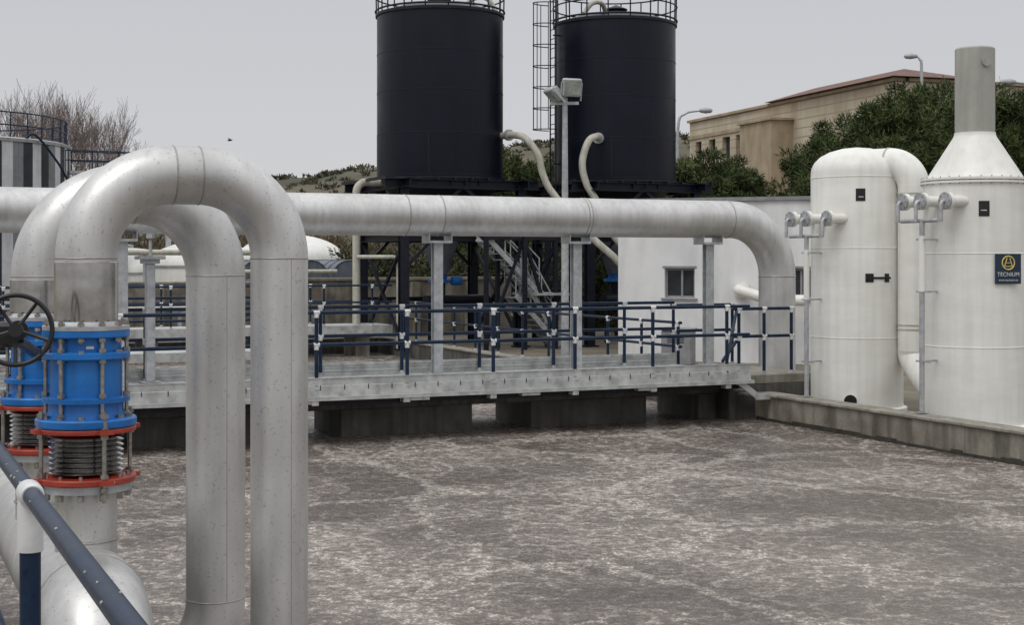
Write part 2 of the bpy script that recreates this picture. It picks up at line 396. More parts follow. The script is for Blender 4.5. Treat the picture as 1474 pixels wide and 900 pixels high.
# ------------------------------------------------------------ far walkway
G=Group('far_walkway',W(7,39,.8)); gr=G.part('deck',GALVL); cs=G.part('piers',CONC)
gr.abox(.2,13.6,38.3,39.7,.62,.86); 
for a in (1,4,7,10,12.8): cs.abox(a-.2,a+.2,38.5,39.6,-1,.618)
nv=G.part('rails',NAVY); wh=G.part('joints',WHITEF); ft=G.part('post_feet',GALVL)
rail_run(G,.2,13.6,38.35,.86,[.6+1.38*i for i in range(10)],nv,wh,ft)
rail_run(G,.2,13.6,39.65,.86,[.6+1.38*i for i in range(10)],nv,wh,ft)
G.done()
G=Group('mid_walkway',W(5,30,.8)); gr=G.part('deck',GALVL); cs=G.part('piers',CONC)
gr.abox(.2,7.6,29.3,30.4,.62,.8)
for a in (1,4,7): cs.abox(a-.2,a+.2,29.5,30.2,-1,.618)
nv=G.part('rails',NAVY); wh=G.part('joints',WHITEF); ft=G.part('post_feet',GALVL)
rail_run(G,.2,7.6,29.35,.8,[.6+1.38*i for i in range(6)],nv,wh,ft)
G.done()

# ------------------------------------------------------------ big air pipe
G=Group('air_main_pipe',W(8,22.07,3.38)); s=G.part('pipe',STEEL); wd=G.part('weld_rings',WELD); sp=G.part('pipe_supports',GALV)
R=.33; zc=3.377
pts=[W(-6,22.07,zc)]+[W(a,22.07,zc) for a in (0,4,8)]+[W(15.18,22.07,zc),W(15.18,22.07,.25)]
s.tube(fillet(pts,1.0,20),R,48)
for a in (1.2,3.6,8.03,8.62,11.22,11.28,14.1):
    wd.ring(W(a,22.07,zc),R-.003,.011,axis=(UX,UY,0))
for z in (2.36,): wd.ring(W(15.18,22.07,z),R-.002,.012)
s.lathe([(R,0),(R+.1,0),(R+.1,.05),(R,.05)],W(15.18,22.07,.25),40); s.lathe([(R,0),(R+.03,0),(R+.03,.03),(R,.03)],W(15.18,22.07,.38),40)
for a in (3.6,6.1,8.6,11.12,13.73):
    for o in (-.05,.05): sp.abox(a-.075,a+.075,22.07+o*1.2-.012,22.07+o*1.2+.012,.82,2.93)
    sp.abox(a-.012,a+.012,22.023,22.117,.82,2.93)
    sp.abox(a-.2,a+.2,21.9,22.24,2.93,2.97); sp.abox(a-.2,a-.185,21.9,22.24,2.971,3.10); sp.abox(a+.185,a+.2,21.9,22.24,2.971,3.10)
    sp.abox(a-.14,a+.14,21.95,22.2,.808,.82)
G.done()

# ------------------------------------------------------------ U-bend pipes
def ubend(L0,sep,r,zs,Rb,zelb):
    L0=Vector((L0[0],L0[1],0)); u=Vector((UX,UY,0)); R0=L0+u*sep
    G=Group('u_bend_pipe',L0+Vector((0,0,2.4)))
    s=G.part('pipe',STEEL); sb=G.part('bright_spool',STEELB); wd=G.part('weld_seams',WELD)
    fl=G.part('steel_flanges',GALV); bl=G.part('dismantling_joint',BLUE); rd=G.part('bellows_flanges',RED)
    be=G.part('bellows',STEELB,60); bo=G.part('bolts',BOLT)
    ztop=zs+Rb
    z0=2.33
    pts=[L0+Vector((0,0,z0)),L0+Vector((0,0,ztop)),R0+Vector((0,0,ztop)),R0+Vector((0,0,zelb-Rb*1.0)),R0-u*1.6+Vector((0,0,zelb-Rb))]
    s.tube(fillet(pts,[Rb,Rb,Rb],22),r,56)
    up=Vector((0,0,1))
    for c,ax in ((L0+up*zs,up),(R0+up*zs,up),(L0+u*Rb+up*ztop,u),(R0-u*Rb+up*ztop,u),(R0+up*zelb,up)):
        wd.ring(c,r-.001,.0045,axis=ax,n=64)
    sd=Vector((.55,-.835,0)); wd.tube([R0+sd*(r-.0005)+up*zelb,R0+sd*(r-.0005)+up*zs],.0022,6)
    sb.lathe([(r+.002,z0),(r+.004,z0+.002),(r+.004,zs-.02),(r+.002,zs-.018)],L0,56)
    fr=.205
    fl.lathe([(r,2.315),(fr,2.315),(fr,2.335),(r+.02,2.34),(r,2.36)],L0,48)
    rb=.165
    bl.lathe([(rb,1.85),(.235,1.852),(.238,1.86),(.238,1.885),(.232,1.892),(rb+.02,1.895),(rb+.012,1.93),(rb+.012,1.965),(.205,1.968),(.207,1.99),(rb+.005,1.995),
              (rb+.005,2.17),(.2,2.175),(.207,2.18),(.207,2.205),(.2,2.21),(rb,2.213),(rb,2.275),(.2,2.28),(.205,2.285),(.205,2.312),(.2,2.314),(rb,2.314)],L0,56)
    rd.lathe([(.16,1.822),(.232,1.823),(.236,1.828),(.236,1.842),(.232,1.847),(.16,1.848)],L0,48)
    rd.lathe([(.16,1.58),(.232,1.581),(.236,1.586),(.236,1.605),(.232,1.61),(.16,1.611)],L0,48)
    prof=[]
    n=8; h=(1.815-1.618)
    for i in range(n*10+1):
        t_=i/(n*10); prof.append((.158+.019*math.sin(t_*n*2*PI-PI/2),1.618+h*t_))
    be.lathe(prof,L0,56)
    fl.lathe([(.146,1.535),(.215,1.54),(.215,1.577),(.146,1.578)],L0,48)
    s.lathe([(.146,1.20),(.146,1.54)],L0,48)
    wd.ring(L0+up*1.30,.148,.007)
    for k in range(12):
        a=2*PI*(k+.3)/12; d=Vector((math.cos(a),math.sin(a),0))
        bo.tube([L0+d*.186+up*2.255,L0+d*.186+up*2.365],.009,8)
        bo.lathe([(.017,0),(.017,.016)],L0+d*.186+up*2.337,6); bo.lathe([(.017,0),(.017,.016)],L0+d*.186+up*2.262,6)
        bo.lathe([(.016,0),(.016,.016)],L0+d*.2+up*1.893,6); bo.lathe([(.016,0),(.016,.03)],L0+d*.195+up*1.505,6)
        bo.lathe([(.015,0),(.015,.014)],L0+d*.187+up*2.207,6)
        bo.tube([L0+d*.195+up*1.505,L0+d*.195+up*1.625],.009,8)
    for k in range(6):
        a=2*PI*(k+.15)/6; d=Vector((math.cos(a),math.sin(a),0))
        bo.tube([L0+d*.19+up*1.88,L0+d*.19+up*2.36],.0095,10)
        for z in (1.90,1.996,2.16,2.212): bo.lathe([(.018,0),(.018,.018)],L0+d*.19+up*z,6)
    for k in range(4):
        a=2*PI*(k+.42)/4; d=Vector((math.cos(a),math.sin(a),0))
        bo.tube([L0+d*.222+up*1.50,L0+d*.222+up*1.93],.0105,10)
        for z in (1.52,1.548,1.613,1.80,1.848,1.868,1.9): bo.lathe([(.02,0),(.02,.02)],L0+d*.222+up*z,6)
        rd.beam(L0+d*.21+up*1.835,L0+d*.262+up*1.835,.07,.02); rd.beam(L0+d*.21+up*1.596,L0+d*.262+up*1.596,.07,.022)
    lb=G.part('label_plates',WHITEF)
    cd=(Vector((0,0,0))-L0).normalized()
    a0=math.atan2(cd.y,cd.x)
    for dz,w_,da in ((2.235,.035,.1),(1.595,.012,.35),(1.595,.012,.45),(1.595,.012,.55)):
        rr=.172 if dz>2 else .2385
        d=Vector((math.cos(a0+da),math.sin(a0+da),0)); lb.box(L0+d*rr+up*dz,(.004,w_,.014),a0+da)
    G.done()
ubend((-2.066,7.08),.9585,.146,2.66,.415,.66)
ubend((-2.64,8.21),.9775,.172,2.56,.475,.66)

G=Group('header_pipe',W(1.0,8,1.05)); s=G.part('pipe',STEEL); wd=G.part('weld_seams',WELD)
s.tube(fillet([W(1.0,11,1.03),W(1.0,6.7,1.03),W(1.0,6.7,-1)],.28,18),.25,56)
wd.ring(W(1.0,6.7,.75),.25,.006,n=64); wd.ring(W(1.0,6.98,1.03),.25,.006,axis=(-UY,UX,0),n=64)
G.done()

# hand wheel on extended spindle
G=Group('valve_handwheel',(-2.25,6.6,2.33)); b=G.part('wheel',BLACK); st=G.part('spindle',GALV); gb=G.part('gearbox',BLACK)
ax=Vector((.28,-1,.05)).normalized(); c=Vector((-2.245,6.6,2.335)); x,y=perp(ax)
b.ring(c,.158,.0115,axis=ax,n=56,seg=12)
b.tube([c-ax*.03,c+ax*.02],.032,20)
for k in range(5):
    a=2*PI*k/5+.3; d=x*math.cos(a)+y*math.sin(a); b.tube(catmull([c+d*.02-ax*.01,c+d*.08-ax*.018,c+d*.155],5),.0085,8)
b.tube([c+x*.158*math.cos(2.4)+y*.158*math.sin(2.4),c+x*.158*math.cos(2.4)+y*.158*math.sin(2.4)+ax*.07],.011,10)
st.tube([c,c-ax*.35],.015,12)
gb.box(c-ax*.36+Vector((-.05,0,-.02)),(.13,.12,.12),.3,.02); gb.tube([c-ax*.36+Vector((-.05,0,-.02)),Vector((-2.64,8.21,2.1))],.03,14)
gb.tube([c-ax*.22,c-ax*.3],.045,20)
G.done()

# near handrail
G=Group('walkway_handrail',W(.41,4,.95)); nv=G.part('rails',NAVY); wh=G.part('joints',WHITEF); ft=G.part('post_feet',GALVL)
for z in (2.05,1.5): nv.tube([W(.41,-1.5,z),W(.41,24,z)],.0235,24)
for i in range(-1,11):
    bb=3.93+2.0*i
    nv.tube([W(.41,bb,.96),W(.41,bb,1.93)],.0265,24)
    for z in (2.05,1.5):
        wh.lathe([(.027,-.15),(.0325,-.148),(.0325,-.03),(.031,-.02),(.031,.0)],W(.41,bb,z),28)
        pts=[W(.41,bb-.055+.11*k/8,z) for k in range(9)]
        wh.tube(pts,[.027,.031]+[.0325]*5+[.031,.027],24)
    ft.lathe([(.06,0),(.06,.012),(.03,.014),(.03,.1)],W(.41,bb,.95),20)
# rain drops hanging under and on the wet rail
dr=G.part('rain_drops',LGLASS); rs_=random.Random(9)
for k in range(130):
    bb=1.2+rs_.random()*5; a_=rs_.choice([-PI/2,-PI/2,rs_.uniform(.2,2.9)]); rr_=.0235
    cc=W(.41+math.cos(a_)*rr_,bb,2.05+math.sin(a_)*rr_); q_=.0025+.0025*rs_.random()
    dr.lathe([(.0003,-q_),(q_*.7,-q_*.7),(q_,0),(q_*.7,q_*.7),(.0003,q_)],cc,8)
G.done()

# ------------------------------------------------------------ posts on the bridge (left)
G=Group('pipe_support_post',W(4.05,22.3,.8)); s=G.part('post',GALV); s.abox(3.98,4.12,22.24,22.36,.825,2.60,.01); s.abox(3.85,4.25,22.1,22.5,2.665,2.72,.01)
s.abox(3.92,4.18,22.2,22.4,2.601,2.664); s.abox(3.9,4.2,22.15,22.45,.808,.824); G.done()
G=Group('instrument_post',W(3.55,22.3,.8)); s=G.part('post',GALV); s.tube([W(3.6,22.35,.8),W(3.6,22.35,2.85)],.05,16)
s.box(W(3.6,22.35,2.95),(.17,.14,.2),PHI,.02); s.box(W(3.6,22.35,3.08),(.2,.2,.03),PHI,.01); s.box(W(3.6,22.27,2.0),(.14,.08,.2),PHI,.01); G.done()
G=Group('electric_motor',W(4.3,38,1)); r_=G.part('motor_body',RED); k=G.part('base',BLACK)
c=W(4.3,38.0,1.55); r_.lathe([(.08,-.32),(.15,-.3),(.17,-.22),(.17,.2),(.13,.24),(.05,.25),(.05,.32)],c,20,axis=(UX,UY,0))
for i in range(7): r_.lathe([(.185,0),(.185,.02)],c+Vector((UX,UY,0))*(-.2+i*.06),20,axis=(UX,UY,0))
r_.box(c+Vector((0,0,.19)),(.14,.12,.1),PHI,.01); k.box(c-Vector((0,0,.2)),(.4,.3,.06)); k.box(c-Vector((0,0,.75)),(.3,.3,1.03)); k.box(c-Vector((0,-.2,.85)),(.3,.7,.12)); G.done()

# ------------------------------------------------------------ silos
def silo(cx,cy,ladder=False):
    G=Group('storage_silo',(cx,cy,5)); C=Vector((cx,cy,0))
    s=G.part('shell',SILO); tr=G.part('trim',FRAME); fr=G.part('support_frame',FRAME); hp_=G.part('discharge_hopper',BARREL)
    r=1.81; zb,zt=5.02,9.72
    s.lathe([(.52,3.3),(r-.08,4.86),(r-.02,4.9),(r+.0,zb),(r,zt-.02),(r-.03,zt),(r*.6,zt+.22),(.25,zt+.35),(.01,zt+.36)],C,96)
    hp_.lathe([(.22,2.25),(.25,2.35),(.56,3.28),(.60,3.29),(.60,3.33),(.5,3.34)],C,32)
    for z in (zb+.02,zb+1.2,zb+2.4,zb+3.5): tr.lathe([(r,z-.012),(r+.008,z-.01),(r+.008,z+.01),(r,z+.012)],C,96)
    tr.lathe([(r,zt-.1),(r+.045,zt-.1),(r+.045,zt-.02),(r,zt-.02)],C,96)
    tr.lathe([(r,zb-.1),(r+.07,zb-.1),(r+.07,zb-.03),(r,zb-.03)],C,96)
    for k in range(28):
        a=2*PI*k/28; tr.box(C+Vector((math.cos(a)*(r+.03),math.sin(a)*(r+.03),zb-.2)),(.06,.02,.19),a)
    for k in range(9):     # vertical plate seams
        a=2*PI*k/9+.4; d=Vector((math.cos(a),math.sin(a),0)); zz=zb+.05+(k%2)*1.2; tr.box(C+d*(r+.001)+Vector((0,0,zz+.58)),(.008,.03,1.14),a)
    tr.lathe([(.22,zt+.3),(.22,zt+.42),(.34,zt+.44),(.34,zt+.47),(.02,zt+.6)],C+Vector((.0,-.5,-.1)),20)
    tl2=G.part('top_railing_posts',FRAME)
    for z in (zt+.48,zt+.95): tl2.ring(C+Vector((0,0,z)),r+.04,.022,n=64)
    tl2.ring(C+Vector((0,0,zt+.06)),r+.04,.03,n=64)
    for k in range(18):
        a=2*PI*k/18; d=Vector((math.cos(a),math.sin(a),0)); tl2.tube([C+d*(r+.02)+Vector((0,0,zt-.05)),C+d*(r+.04)+Vector((0,0,zt+.95))],.02,8)
    D=1.75; E=2.3
    def P(x,y,z): return C+Vector((x*UX-y*UY,x*UY+y*UX,z))
    for x in (-D,D):
        for y in (-D,D): fr.ibeam(P(x,y,.2),P(x,y,4.75),.24); fr.box(P(x,y,.22),(.4,.4,.05))
    for z,e,h in ((4.76,E,.26),(3.28,D+.1,.2),(1.5,D,.14)):
        for q_ in (-D,D):
            if z<2 and q_<0: continue
            fr.ibeam(P(-e,q_,z),P(e,q_,z),h); fr.ibeam(P(q_,-e,z+.003),P(q_,e,z+.003),h)
    for q_ in (-D,D):
        fr.beam(P(-D,q_,3.2),P(0,q_,4.7),.09); fr.beam(P(D,q_,3.2),P(0,q_,4.7),.09)
        fr.beam(P(q_,-D,.3),P(q_,D,3.2),.08); fr.beam(P(q_,D,.3),P(q_+.02,-D,3.2),.08)
        fr.beam(P(-D,q_,2.4),P(-D+.8,q_,3.2),.08); fr.beam(P(D,q_,2.4),P(D-.8,q_,3.2),.08)
    for x in np.arange(-E,E,.5): fr.beam(P(x,-D-.2,4.9),P(x,D+.2,4.9),.06,.08)
    bl=G.part('discharge_valve',BLUE); bl.lathe([(.2,2.0),(.34,2.02),(.34,2.1),(.2,2.12),(.2,2.24),(.28,2.25)],C,20)
    bl.lathe([(.1,0),(.13,.02),(.13,.3),(.06,.34)],P(.3,-.1,2.06),16,axis=(UX,UY,0))
    cv=G.part('screw_conveyor',FRAME); cv.tube([P(0,0,1.99),P(0,0,1.55)],.15,16); cv.tube([P(-.6,-.4,1.5),P(1.6,.3,1.5)],.16,16)
    for x in (-.4,1.4): cv.beam(P(x,-.2,.2),P(x,-.2,1.4),.08)
    pp=G.part('fill_pipes',CREAM)
    if ladder: pp.tube(catmull([P(-.6,-.6,zt+.1),P(-.9,-.9,zt+.42),P(-1.25,-.95,zt+.40),P(-1.5,-.9,zt+.1)],6),.07,12)
    else: pp.tube(catmull([P(.5,-.5,zt+.15),P(.75,-.7,zt+.42),P(1.1,-.85,zt+.42),P(1.35,-.95,zt+.05)],6),.07,12)
    if ladder:
        ld=G.part('caged_ladder',FRAME)
        a=math.radians(200); d=Vector((math.cos(a),math.sin(a),0)); tt=Vector((-d.y,d.x,0))
        base=C+d*(r+.18)
        for o in (-.22,.22): ld.tube([base+tt*o+Vector((0,0,2.6)),base+tt*o+Vector((0,0,zt+1.1))],.022,8)
        for i in range(28): ld.tube([base-tt*.22+Vector((0,0,2.75+.28*i)),base+tt*.22+Vector((0,0,2.75+.28*i))],.013,6)
        zs_=[6.5+.62*i for i in range(7)]
        for z in zs_:
            ld.tube([base+tt*(-.34*math.cos(PI*k/14))*1.0+d*(.62*math.sin(PI*k/14))+Vector((0,0,z)) for k in range(15)],.016,6)
        for k in (2,5,7,9,12):
            o=tt*(-.34*math.cos(PI*k/14))+d*(.62*math.sin(PI*k/14)); ld.tube([base+o+Vector((0,0,zs_[0])),base+o+Vector((0,0,zs_[-1]))],.014,6)
        for z in (3,5.5,7.5,9.3): ld.beam(base+Vector((0,0,z)),C+d*r+Vector((0,0,z)),.04)
    G.done()
silo(-2.07,42.0); silo(3.08,43.7,True)

# stair tower between the silos
G=Group('steel_staircase',(.6,40.5,0)); s=G.part('stringers',GALV); tr=G.part('treads',GALV); hr=G.part('handrails',GALV); po=G.part('posts',FRAME)
def flight(p,q,wid=.8,n=9):
    p=Vector(p);q=Vector(q); d=(q-p); side=Vector((-d.y,d.x,0)).normalized()
    for o in (0,wid):
        s.beam(p+side*o,q+side*o,.05,.14)
        for h in (.5,.95): hr.tube([p+side*o+Vector((0,0,h)),q+side*o+Vector((0,0,h))],.02,8)
        for t_ in (0,.33,.66,1): hr.tube([p.lerp(q,t_)+side*o,p.lerp(q,t_)+side*o+Vector((0,0,.97))],.018,8)
    for i in range(n):
        c_=p.lerp(q,(i+.5)/n)+side*wid/2; tr.box(c_,(.24,wid-.06,.03),math.atan2(d.y,d.x))
flight((-.65,39.6,3.25),(.75,40.2,1.75)); flight((1.0,41.2,.3),(-.2,40.7,1.7))
flight((.55,40.1,1.75),(1.35,40.5,.3),.7,7)
s.box((.8,40.75,1.72),(1.0,1.6,.06)); 
for x,y in ((-.7,39.5),(-.4,40.4),(.35,39.9),(1.2,40.4),(.1,41.3),(1.0,41.6)): po.beam((x,y,.2),(x,y,3.3),.11)
po.beam((-.7,39.5,3.28),(1.2,40.4,3.28),.14); po.beam((-.7,39.5,.4),(.3,40,3.2),.08); po.beam((.35,39.9,3.2),(1.2,40.4,.4),.08)
po.beam((-.4,40.4,3.2),(1.0,41.6,.4),.08); po.beam((.1,41.3,.3),(1.2,40.4,3.1),.08)
G.done()

# hoses from silos
G=Group('silo_transfer_pipe',(0,41,6)); s=G.part('pipe',CREAM); f=G.part('flange',GALV)
s.tube(catmull([(-.35,41.6,6.2),(.05,41.0,6.18),(.38,40.7,6.05),(.72,40.6,5.6),(.86,40.6,5.05),(1.15,40.6,4.5),(2.18,40.5,3.33),(2.95,40.4,2.6),(3.2,40.4,2.0),(3.25,40.4,.2)],8),.1,16)
f.tube([(-.12,41.25,6.2),(-.06,41.17,6.19)],.16,16); G.done()
G=Group('silo_transfer_pipe',(2.3,41,6)); s=G.part('pipe',CREAM); f=G.part('flange',GALV)
s.tube(catmull([(2.55,42.2,6.17),(2.4,41.5,6.18),(2.15,41.2,6.0),(1.98,41.1,5.4),(2.1,41.1,4.8),(2.4,41.1,4.3),(2.9,41.1,3.3),(3.6,41,2.4),(3.8,41,.2)],8),.1,16)
f.tube([(2.5,42.0,6.17),(2.47,41.9,6.17)],.16,16); G.done()
G=Group('riser_pipe',(-4.4,40.8,2)); s=G.part('pipe',CREAM)
s.tube(fillet([(-3.6,41.2,4.85),(-4.35,40.8,4.85),(-4.35,40.8,.2)],.3,8),.11,16); s.tube(fillet([(-4.3,40.6,2.75),(-3.15,40.4,2.75),(-3.15,40.4,.2)],.15,5),.055,12)
G.done()

# ------------------------------------------------------------ floodlight pole
G=Group('floodlight_pole',(1.27,35,0)); s=G.part('pole',GALV); h=G.part('lamp_housings',LGREY); gl=G.part('lamp_glasses',LGLASS)
s.tube([(1.27,35,.2),(1.27,35,3),(1.27,35,6.55)],[.1,.085,.06],20); s.lathe([(.2,.2),(.2,.24),(.11,.26),(.11,.34)],(1.27,35,0),20)
s.beam((.9,35,6.42),(1.6,34.95,6.42),.07); s.beam((1.27,35,6.4),(1.27,35,6.7),.05)
def flood(c,yaw,tilt,sz):
    mat=Matrix.Translation(Vector(c))@Matrix.Rotation(yaw,4,'Z')@Matrix.Rotation(tilt,4,'X')
    def tb(part,cc,size):
        o=Part('t',None); o.box(cc,size,0,min(size)*.2); part.add([mat@Vector(v) for v in o.v],o.f)
    tb(h,(0,0,0),(sz,.14,sz*.9)); tb(h,(0,.1,0),(sz*.7,.1,sz*.6)); tb(gl,(0,-.075,0),(sz*.82,.01,sz*.7))
    for x in (-sz/2-.02,sz/2+.02): tb(h,(x,0,-.1),(.02,.06,sz*.9))
    for i in range(5): tb(h,(-.2*sz+.1*sz*i,.16,0),(.015,.06,sz*.5))
flood((1.42,34.8,6.78),.35,.2,.48); flood((.98,34.85,6.62),-1.15,.8,.44)
G.done()

# ------------------------------------------------------------ white render building
def wall_open(part,p1,p2,z0,z1,th,ops):
    p1=Vector((p1[0],p1[1],0));p2=Vector((p2[0],p2[1],0)); Ln=(p2-p1).length; d=(p2-p1)/Ln; n=Vector((-d.y,d.x,0)); rot=math.atan2(d.y,d.x)
    def bx(s0,s1,a,b):
        if s1-s0>1e-4 and b-a>1e-4: part.box(p1+d*(s0+s1)/2+n*th/2+Vector((0,0,(a+b)/2)),(s1-s0,th,b-a),rot)
    ss=sorted(ops); cur=0
    cols={}
    for o in ss: cols.setdefault((o[0],o[1]),[]).append((o[2],o[3]))
    for (s0,s1) in sorted(cols):
        bx(cur,s0,z0,z1); z=z0
        for a,b in sorted(cols[(s0,s1)]): bx(s0,s1,z,a); z=b
        bx(s0,s1,z,z1); cur=s1
    bx(cur,Ln,z0,z1)
    return p1,d,n,rot
G=Group('white_service_building',(6,36,0)); wl=G.part('walls',RENDER); gl=G.part('window_glass',GLASS); fr=G.part('window_frames',COPING); rf=G.part('parapet_coping',COPING); fl=G.part('roof',COPING)
P1=(2.62,36.0);P2=(13.6,31.7); ops=[(1.18,1.93,1.74,2.46),(4.1,4.8,1.74,2.46),(7.2,7.9,1.74,2.46)]
p1,d,n,rot=wall_open(wl,P1,P2,.2,4.07,.3,ops)
Ln=(Vector(P2)-Vector(P1)).length
wl.box(p1+d*.15+n*3.65+Vector((0,0,2.135)),(.3,6.7,3.87),rot); wl.box(p1+d*(Ln-.15)+n*3.65+Vector((0,0,2.135)),(.3,6.7,3.87),rot)
wl.box(p1+d*Ln/2+n*7.15+Vector((0,0,2.135)),(Ln,.3,3.87),rot); fl.box(p1+d*Ln/2+n*3.65+Vector((0,0,3.9)),(Ln-.7,6.6,.1),rot)
rf.box(p1+d*Ln/2+n*.14+Vector((0,0,4.12)),(Ln+.1,.42,.09),rot); rf.box(p1+d*.14+n*3.7+Vector((0,0,4.12)),(.42,6.6,.088),rot)
for s0,s1,a,b in ops:
    c=p1+d*(s0+s1)/2+n*.16
    gl.box(c+Vector((0,0,(a+b)/2)),(s1-s0,.02,b-a),rot)
    for zz in (a+.025,b-.025): fr.box(c-n*.03+Vector((0,0,zz)),(s1-s0,.06,.05),rot)
    for ss in (s0+.025,s1-.025,s0+(s1-s0)*.55): fr.box(p1+d*ss+n*.13+Vector((0,0,(a+b)/2)),(.05,.058,b-a-.1),rot)
    fr.box(c-n*.17+Vector((0,0,a-.03)),(s1-s0+.14,.1,.05),rot)
    fr.box(c-n*.163+Vector((0,0,b+.03)),(s1-s0+.1,.02,.05),rot)
G.done()
G=Group('vent_duct',(5.3,34.5,2)); s=G.part('duct',FRP); q0=p1+d*3.1
s.tube(fillet([q0+Vector((0,0,1.95)),q0-n*.5+Vector((0,0,1.95)),q0-n*.5+d*.8+Vector((0,0,1.72)),q0-n*.5+d*1.6+Vector((0,0,1.72))],.12,6),.13,20)
s.tube([q0-n*.02+Vector((0,0,1.95)),q0-n*.1+Vector((0,0,1.95))],.2,24); s.beam(q0-n*.5+d*1.2+Vector((0,0,.2)),q0-n*.5+d*1.2+Vector((0,0,1.6)),.06); G.done()
G=Group('equipment_cabinet',(4.4,34,.2)); s=G.part('cabinet',COPING); c=p1+d*1.9-n*1.4
s.box(c+Vector((0,0,.62)),(.7,.5,.8),rot,.02); s.box(c+Vector((0,0,1.05)),(.78,.58,.05),rot,.01); s.box(c+Vector((0,0,.21)),(.6,.4,.04),rot)
k=G.part('door_vents',BLACK)
for i in range(4): k.box(c-n*.253+Vector((0,0,.75+.05*i)),(.4,.006,.02),rot)
G.done()

# ------------------------------------------------------------ scrubber vessels
def camang(C): return math.atan2(-C[1],-C[0])
def on_cyl(C,r,off):
    a=camang(C)+off; return Vector((C[0]+r*math.cos(a),C[1]+r*math.sin(a),0)),a
def patch(part,C,r,a0,a1,z0,z1,n=10):
    vs=[];base=camang(C)
    for i in range(n+1):
        a=base+a0+(a1-a0)*i/n
        for rr,z in ((r,z0),(r,z1)): vs.append((C[0]+rr*math.cos(a),C[1]+rr*math.sin(a),z))
    part.add(vs,[(2*i,2*i+2,2*i+3,2*i+1) for i in range(n)])
def manifold(G,C,r,z):
    fp=G.part('dosing_nozzles',FRP); gp=G.part('dosing_pipe',GALV); bo=G.part('nozzle_bolts',BOLT)
    d=Vector((-UX,-UY,0)); v=Vector((-UY,UX,0)); CZ=Vector((C[0],C[1],z))
    for i,(off,ln) in enumerate(((-.42,.12),(-.1,.30),(.22,.36))):
        st=CZ+v*off+d*.4; en2=CZ+v*off+d*(r+ln)
        fp.tube([st,en2],.08,20); fp.tube([en2-d*.02,en2+d*.035],.125,24); gp.tube([en2+d*.04,en2+d*.07],.125,24)
        gp.tube(fillet([en2+d*.05,en2+d*.13,en2+d*.13-Vector((0,0,.3))],.06,6),.028,12)
        for k_ in range(8):
            a=2*PI*k_/8; o=v*math.cos(a)*.105+Vector((0,0,math.sin(a)*.105)); bo.tube([en2+o-d*.03,en2+o+d*.085],.01,6)
    m0=Vector((C[0],C[1],z-.28))+d*(r+.36)
    gp.tube([m0-v*.5,m0+v*.3],.03,12)
    q_=m0-v*.15; ft_=Vector((q_.x,q_.y,.46))
    gp.tube([q_,ft_+Vector((0,0,.02))],.038,16)
    fp.tube([Vector((q_.x,q_.y,z-1.3)),Vector((q_.x,q_.y,z-.5))],.048,16)
    gp.box(ft_+Vector((0,0,.006)),(.14,.14,.012))
    for zz in (z-.55,z-1.3,z-2.3):
        gp.beam(Vector((q_.x,q_.y,zz)),Vector((C[0],C[1],zz))+d*r*.8,.025)
        gp.beam(Vector((q_.x,q_.y,zz))-v*.18,Vector((q_.x,q_.y,zz))+v*.12,.025)
T1=(5.67,24.0); T2=(6.82,21.5)
r=.743
G=Group('scrubber_vessel',(T1[0],T1[1],.2)); s=G.part('vessel',FRP); wd=G.part('flange_rings',FRP)
s.lathe([(r+.06,.2),(r+.06,.26),(r,.28),(r,4.08),(r-.015,4.17),(r-.06,4.26),(r-.15,4.35),(r-.3,4.43),(r-.5,4.485),(.02,4.51)],(T1[0],T1[1],0),72)
for z in (1.4,2.85,4.0): wd.lathe([(r,z-.01),(r+.006,z-.005),(r+.006,z+.005),(r,z+.01)],(T1[0],T1[1],0),72)
c=Vector((T1[0],T1[1],0)); dd=Vector((.76,-.65,0)).normalized()
D0=c+dd*.2+Vector((0,0,4.22)); D1=c+dd*1.0+Vector((0,0,4.22)); D2=c+dd*1.0+Vector((0,0,1.2)); D3=Vector((T2[0],T2[1],.6))
dp=G.part('outlet_duct',FRP); dr=G.part('duct_joints',CREAM)
dp.tube(fillet([D0,D1,D2],.42,18),.25,40,cap=True)
dp.tube(catmull([D2+Vector((0,0,.05)),D2-Vector((0,0,.1)),D2.lerp(D3,.14)-Vector((0,0,.24)),D2.lerp(D3,.4)-Vector((0,0,.36)),D2.lerp(D3,.8)-Vector((0,0,.3))],6),[.25-.002*i for i in range(25)],32)
for z in (3.72,1.62,1.55): dr.lathe([(.25,z-.012),(.26,z-.01),(.26,z+.01),(.25,z+.012)],(D1.x,D1.y,0),40)
e=c+dd*.58+Vector((0,0,4.22)); dr.tube([e-dd*.012,e+dd*.012],.262,40)
k=G.part('labels',BLACK)
patch(k,T1,r+.006,-.02,.18,3.60,3.80); patch(k,T1,r+.006,.18,.36,2.30,2.44,4)
patch(k,T1,r+.006,.62,.74,2.30,2.44,4)
k.beam(on_cyl(T1,r+.03,.2)[0]+Vector((0,0,2.37)),on_cyl(T1,r+.03,.75)[0]+Vector((0,0,2.37)),.02,.035)
k2=G.part('label_print',WHITEF)
patch(k2,T1,r+.009,.04,.14,3.66,3.672,4)
manifold(G,T1,r,3.32)
o,a=on_cyl(T1,r,-.1); s.tube([o+Vector((0,0,.42)),o+Vector((math.cos(a)*.2,math.sin(a)*.2,.42))],.07,16); k.tube([o+Vector((math.cos(a)*.2,math.sin(a)*.2,.42)),o+Vector((math.cos(a)*.24,math.sin(a)*.24,.42))],.1,16)
G.done()
G=Group('scrubber_vessel',(T2[0],T2[1],.2)); s=G.part('vessel',FRP); ch=G.part('exhaust_stack',CHIM); wd=G.part('flange_rings',FRP)
C2=(T2[0],T2[1],0)
s.lathe([(r+.06,.2),(r+.06,.26),(r,.28),(r,3.76),(r+.0,3.80)],C2,72)
